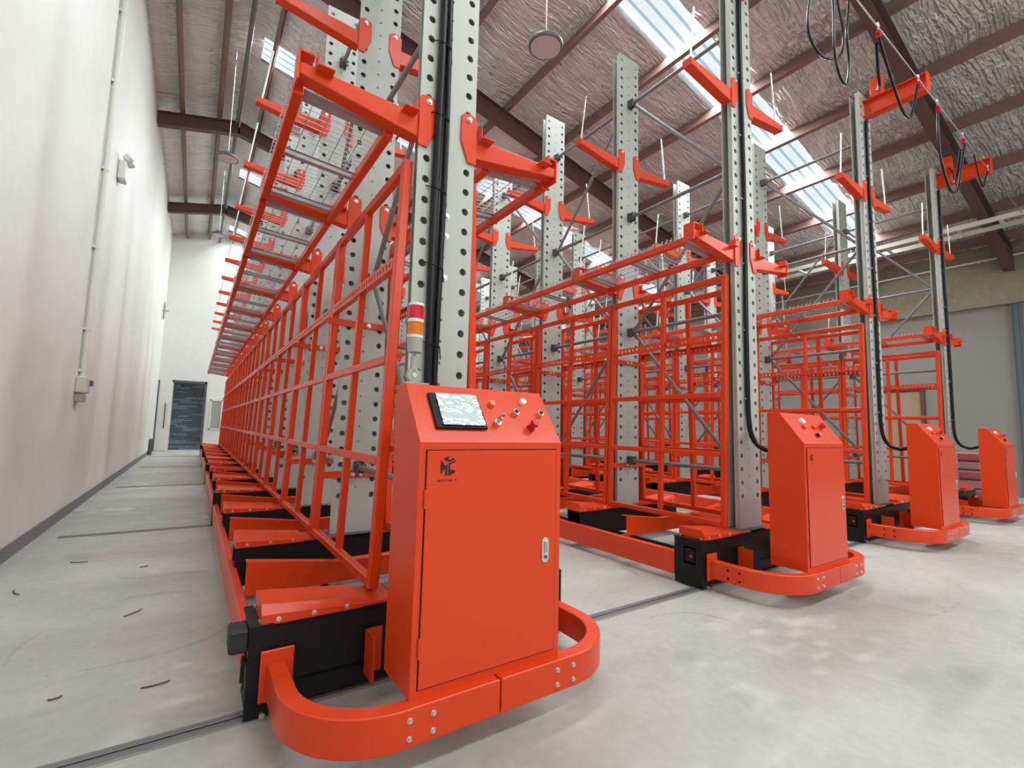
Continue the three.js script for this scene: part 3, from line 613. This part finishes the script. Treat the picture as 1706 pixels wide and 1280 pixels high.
// trailing cable line across the hall
{
  const wy = (x) => 5.4 - 0.012 * Math.sin(x * 2);
  const wz = -1.6;
  solo('steel_cable', merge([bar([0.6, 5.4, wz], [12.25, 5.355, wz], 0.006, 6)]), M.steel, 'thin taut steel rope carrying the looped black cables', 'wire rope');
  const spots = [[4.75, 0], [5.5, 1], [6.7, 2], [7.4, 3], [8.5, 4], [9.85, 5]];
  const tl = ['runner on the steel rope beside the hanging cable loops', 'runner on the steel rope before the orange cable beam', 'runner clipped at the end plate of the third rack cable beam', 'runner just beyond the third rack cable beam', 'bright runner midway between the two orange cable beams', 'runner clipped at the end plate of the fourth rack cable beam'];
  for (const [x, i] of spots) {
    const t = thing('cable_runner', 'small zinc and red ' + tl[i], 'cable runner', [x, 5.39, wz], 'cable runners on the steel rope');
    part('hook', merge([boxAt(0.025, 0.07, 0.012, 0, -0.02, 0), new THREE.TorusGeometry(0.022, 0.006, 6, 14).translate(0, 0.02, 0)]), M.zinc, t);
    part('clamp', merge([boxAt(0.05, 0.03, 0.03, 0, -0.07, 0), boxAt(0.03, 0.05, 0.04, 0, -0.1, 0)]), M.red, t);
  }
  const loop = (label, pts, r = 0.011) => solo('hanging_cable', tube(pts, r, 70, 7), M.cable, label, 'cable', [0, 0, 0], 'trailing cable loops under the steel rope');
  loop('black cable loop hanging widest on the steel rope', [[4.3, 5.36, wz], [4.02, 5.0, wz + 0.02], [3.92, 4.6, wz], [3.98, 4.42, wz], [4.2, 4.4, wz], [4.5, 4.55, wz], [4.62, 4.8, wz], [4.55, 5.05, wz], [4.42, 5.36, wz]]);
  loop('black cable loop hanging lowest on the steel rope', [[4.3, 5.36, wz + 0.03], [4.32, 4.9, wz + 0.04], [4.3, 4.5, wz + 0.04], [4.38, 4.3, wz + 0.04], [4.52, 4.28, wz + 0.04], [4.6, 4.5, wz + 0.04], [4.58, 4.8, wz + 0.04], [4.66, 5.05, wz + 0.03], [4.72, 5.24, wz + 0.02]]);
  const feed = (i, pts) => part('feed_cable', tube(pts.map(([x, y, z]) => [x - RX[i], y, z - FRONT]), 0.016, 70, 7), M.cable, racks[i]);
  feed(2, [[5.53, 5.24, wz - 0.03], [5.7, 5.1, wz - 0.08], [5.95, 5.05, wz - 0.15], [6.4, 5.3, -1.9], [6.9, 5.62, -2.05], [7.1, 5.75, -2.1]]);
  loop('black cable sagging between runners beside the third rack cable beam', [[5.5, 5.28, wz], [5.75, 5.0, wz], [6.05, 4.75, wz], [6.28, 4.72, wz], [6.45, 4.9, wz], [6.66, 5.28, wz]], 0.014);
  loop('black cable sagging below the bright runner', [[7.4, 5.28, wz], [7.35, 4.95, wz], [7.42, 4.6, wz], [7.72, 4.35, wz], [8.05, 4.45, wz], [8.25, 4.75, wz], [8.47, 5.24, wz + 0.02]], 0.014);
  feed(3, [[8.55, 5.22, wz - 0.04], [8.67, 5.0, wz - 0.1], [8.95, 4.95, wz - 0.2], [9.6, 5.35, -1.95], [10.15, 5.72, -2.1]]);
  loop('thin grey cable hanging beside the end plate of the fourth rack cable beam', [[9.8, 5.3, wz], [9.6, 5.1, wz], [9.45, 4.95, wz], [9.3, 5.0, wz], [9.05, 5.3, wz]], 0.01);
}

// ---------------------------------------------------------------- left wall fittings
const wx = XL;
{
  const c = thing('wall_conduit', 'white electrical conduit pipe running down the white wall into the box', 'conduit', [wx, 0, -7.75]);
  part('pipe', new THREE.CylinderGeometry(0.032, 0.032, 6.5, 12).translate(0, 4.95, 0), M.white, c, [0.04, 0, 0]);
  for (const y of [1.78, 2.3, 3.35, 4.4, 5.6, 6.6]) part('clip', merge([boxAt(0.03, 0.03, 0.11, 0, 0, 0), new THREE.CylinderGeometry(0.037, 0.037, 0.03, 12).translate(0.025, 0, 0)]), M.white, c, [0.015, y, 0]);
  const b = thing('switch_box', 'grey-white isolator box with side lever on the white wall', 'switch box', [wx, 1.5, -7.75]);
  part('box', cbox(0.1, 0.2, 0.28, 0.012), M.cream, b, [0.05, 0.1, 0]);
  part('socket_hood', cbox(0.08, 0.1, 0.2, 0.008), M.plasticGrey, b, [0.04, -0.06, 0.02]);
  part('lever', cbox(0.04, 0.07, 0.03, 0.005), M.darkGrey, b, [0.115, 0.13, -0.09]);
  const e = thing('emergency_light', 'white twin-head emergency light fixed high on the white wall', 'emergency light', [wx, 4.78, -8.95]); e.scale.setScalar(0.68);
  part('housing', cbox(0.14, 0.42, 0.34, 0.02), M.white, e, [0.075, 0.2, 0]);
  part('head', merge([new THREE.CylinderGeometry(0.09, 0.075, 0.1, 16).rotateZ(-0.9), boxAt(0.03, 0.1, 0.03, -0.06, -0.07, 0)]), M.white, e, [0.17, 0.47, -0.1]);
  part('head', merge([new THREE.CylinderGeometry(0.09, 0.075, 0.1, 16).rotateZ(-0.7), boxAt(0.03, 0.1, 0.03, -0.06, -0.07, 0)]), M.white, e, [0.15, 0.5, 0.1]);
  const f = thing('hose_hook', 'small grey looped hook high on the white wall near the doorway', 'hook', [wx, 4.8, -20.6]);
  part('loop', new THREE.TorusGeometry(0.24, 0.02, 8, 22).rotateY(Math.PI / 2).scale(1, 1.25, 1), M.plasticGrey, f, [0.06, 0.28, 0]);
  part('peg', cbox(0.2, 0.04, 0.04, 0.008), M.plasticGrey, f, [0.1, 0.28, 0]);
  solo('door_bollard', merge([new THREE.CylinderGeometry(0.055, 0.055, 0.5, 14).translate(0, 0.25, 0), new THREE.SphereGeometry(0.055, 14, 6, 0, 6.2832, 0, 1.57).translate(0, 0.5, 0)]), M.darkGrey, 'short grey bollard standing against the white wall near the doorway', 'bollard', [wx + 0.07, 0, -20.0]);
}

// ---------------------------------------------------------------- far doorway
{
  const d = thing('door_1', 'open white door leaf beside the dark doorway', undefined, [-0.99, 0, ZB + 0.05], null, 'structure'); d.name = 'door_1';
  part('leaf', cbox(0.4, 2.7, 0.05, 0.006), M.white, d, [0, 1.36, 0.0]);
  part('edge_strip', box(0.05, 2.7, 0.06), M.doorFrame, d, [-0.2, 1.36, 0.01]);
  part('pull_handle', merge([new THREE.CylinderGeometry(0.02, 0.02, 0.95, 10).translate(0, 1.35, 0.09), boxAt(0.03, 0.03, 0.07, 0, 1.72, 0.05), boxAt(0.03, 0.03, 0.07, 0, 0.98, 0.05)]), M.darkGrey, d, [0.06, 0, 0]);
  const t = thing('trim_1', 'dark frame of the end doorway', undefined, [0, 0, ZB], null, 'structure'); t.name = 'trim_1';
  part('jamb', box(0.07, 2.74, 0.24), M.doorFrame, t, [0.315, 1.37, -0.09]); part('jamb', box(0.05, 2.74, 0.24), M.white, t, [-0.765, 1.37, -0.09]); part('lintel', box(1.13, 0.09, 0.24), M.doorFrame, t, [-0.215, 2.695, -0.09]);
  const s = thing('slate_wall', 'dark blue-grey stacked slate cladding seen through the end doorway', 'slate cladding', [-0.2, 0, ZB - 0.9]);
  part('backing', box(3.2, 3.2, 0.1), M.slate, s, [0, 1.6, -0.1]);
  for (let i = 0; i < 34; i++) { let x = -1.3 + rnd() * 0.3; while (x < 1.2) { const w = 0.25 + rnd() * 0.5; part('slate_strip', cbox(+(Math.round(w * 8) / 8).toFixed(3), 0.074, 0.06, 0.006), rnd() > 0.55 ? M.slate : M.slate2, s, [x + w / 2, 0.045 + i * 0.082, -0.04 + rnd() * 0.025]); x += Math.round(w * 8) / 8 + 0.006; } }
  const v = thing('window_6', 'narrow white-framed vision panel in the end wall', undefined, [0.72, 0, ZB], null, 'structure'); v.name = 'window_6';
  part('frame', merge([boxAt(0.05, 1.2, 0.05, -0.19, 1.45, 0.02), boxAt(0.05, 1.2, 0.05, 0.19, 1.45, 0.02), boxAt(0.43, 0.05, 0.05, 0, 2.03, 0.02), boxAt(0.43, 0.05, 0.05, 0, 0.87, 0.02)]), M.white, v);
  part('pane', box(0.34, 1.12, 0.012), M.plasticGrey, v, [0, 1.45, 0.01]);
}

// ---------------------------------------------------------------- right wall fittings
{
  const d = thing('door_2', 'tan door in a dark brown frame in the grey wall', undefined, [XR, 0, -4.35], null, 'structure'); d.name = 'door_2';
  part('leaf', cbox(0.05, 2.33, 1.1, 0.006), M.tan, d, [-0.01, 1.17, 0]);
  for (const s of [-1, 1]) part('jamb', box(0.09, 2.42, 0.08), M.brown, d, [-0.03, 1.21, s * 0.59]);
  part('lintel', box(0.09, 0.08, 1.26), M.brown, d, [-0.03, 2.41, 0]);
  part('knob', new THREE.SphereGeometry(0.03, 12, 8), M.zinc, d, [-0.08, 1.05, 0.45]);
  solo('wall_post', merge([boxAt(0.12, 4.18, 0.012, -0.06, 2.09, 0.07), boxAt(0.12, 4.18, 0.012, -0.06, 2.09, -0.07), boxAt(0.01, 4.18, 0.14, -0.06, 2.09, 0)]), M.slate, 'dark steel post standing against the grey wall', 'steel post', [XR, 0, -2.1]);
  solo('wall_pipe', merge([bar([XR - 0.15, 5.22, ZB + 0.3], [XR - 0.15, 5.22, ZF - 0.3], 0.022, 10), ...[-20, -15, -10, -7, -4.5, -2.6, 1, 4].map((z) => boxAt(0.1, 0.03, 0.04, XR - 0.13, 5.2, z))]), M.white, 'white pipe fixed along the concrete beam', 'pipe');
  const t = thing('cable_tray', 'pale ladder-type cable tray hung under the roof along the grey wall', 'cable tray', [12.6, 5.1, -7.5]);
  for (const [x, y, h] of [[-0.25, 0.0, 0.09], [0.25, 0.0, 0.09]]) part('side_rail', box(0.03, h, 28), M.cream, t, [x, y + 0.3, 0]);
  for (let z = -13.6; z < 13.8; z += 0.6) part('rung', box(0.5, 0.03, 0.05), M.cream, t, [0, 0.27, z]);
  for (const z of [-12, -9, -6, -3, 0, 3, 6, 9, 12]) part('hanger', merge([bar([0.25, 0.3, z], [0.25, 0.85, z], 0.008), bar([-0.25, 0.3, z], [-0.25, 0.95, z], 0.008)]), M.zinc, t);
  const w = thing('wrapped_pallet', 'pallet of pink film-wrapped bundles behind the rack closest to the grey wall', 'pallet', [12.3, 0, -2.7]);
  for (const z of [-0.35, 0, 0.35]) part('skid', box(0.9, 0.1, 0.09), M.wood, w, [0, 0.05, z]);
  part('pallet_deck', box(0.95, 0.03, 0.85), M.wood, w, [0, 0.115, 0]);
  for (let i = 0; i < 5; i++) for (const z of [-0.21, 0.21]) part('bundle', cbox(0.86, 0.16, 0.4, 0.03), i % 2 ? M.pinkPale : M.pink, w, [0.02 * (i % 2), 0.215 + i * 0.168, z]);
}

// ---------------------------------------------------------------- high-bay lamps
for (const [x, y, z, r, label] of [[3.06, 5.62, -4.0, 0.2, 'round high-bay lamp hanging above the gap between the first two racks'], [0.18, 6.38, -10.5, 0.19, 'round high-bay lamp hanging over the aisle between two rafters'], [0.22, 6.68, -16.0, 0.185, 'round high-bay lamp hanging over the aisle closest to the end wall']]) {
  const t = thing('high_bay_lamp', label, 'lamp', [x, y, z], 'high-bay lamps');
  const H = roofY(x) - y - 0.15;
  part('suspension_chain', merge([bar([0, 0.12, 0], [0, H, 0], 0.007, 6)]), M.zinc, t);
  part('housing', new THREE.LatheGeometry([[0.0, 0.12], [0.05, 0.12], [0.06, 0.075], [r * 0.8, 0.05], [r, 0.03], [r, -0.012], [r * 0.9, -0.016]].map((p) => new THREE.Vector2(...p)), 32), M.darkGrey, t);
  part('lens', new THREE.CylinderGeometry(r * 0.88, r * 0.88, 0.012, 32), M.lens, t, [0, -0.008, 0]);
  part('heat_sink', merge(Array.from({ length: 12 }, (_, i) => new THREE.BoxGeometry(0.05, 0.05, 0.006).translate(0.06, 0.1, 0).rotateY(i * Math.PI / 6))), M.darkGrey, t);
}

// ---------------------------------------------------------------- scraps on the floor
[[-0.223, -3.8, 0.117, 0.8, 'short brown stick lying on the floor beside the rack side rail'], [-0.054, -2.743, 0.105, 0.06, 'curved reddish wire offcut on the bare floor near the rack corner'], [-0.7, -5.32, 0.123, -0.36, 'thin brown offcut lying on the floor before the second floor rail'], [-0.403, -2.83, 0.042, 0.15, 'tiny dark splinter on the bare floor near the reddish wire offcut'], [-0.912, -4.615, 0.143, -1.24, 'dark sliver on the floor close to the skirting'], [-0.246, -4.92, 0.05, 0.2, 'little dark chip on the floor before the second floor rail']].forEach(([x, z, l, a, label]) => {
  solo('floor_scrap', tube([[-l / 2, 0.004, 0], [-l / 6, 0.006, 0.012], [l / 5, 0.006, 0.01], [l / 2, 0.004, -0.004]], 0.0035, 10, 5).rotateY(a), M.brown, label, 'offcut', [x, 0, z], 'offcuts on the floor');
});

scene.traverse((o) => { if (o.isMesh && !o.name) o.name = 'piece'; });
renderer.render(scene, camera);
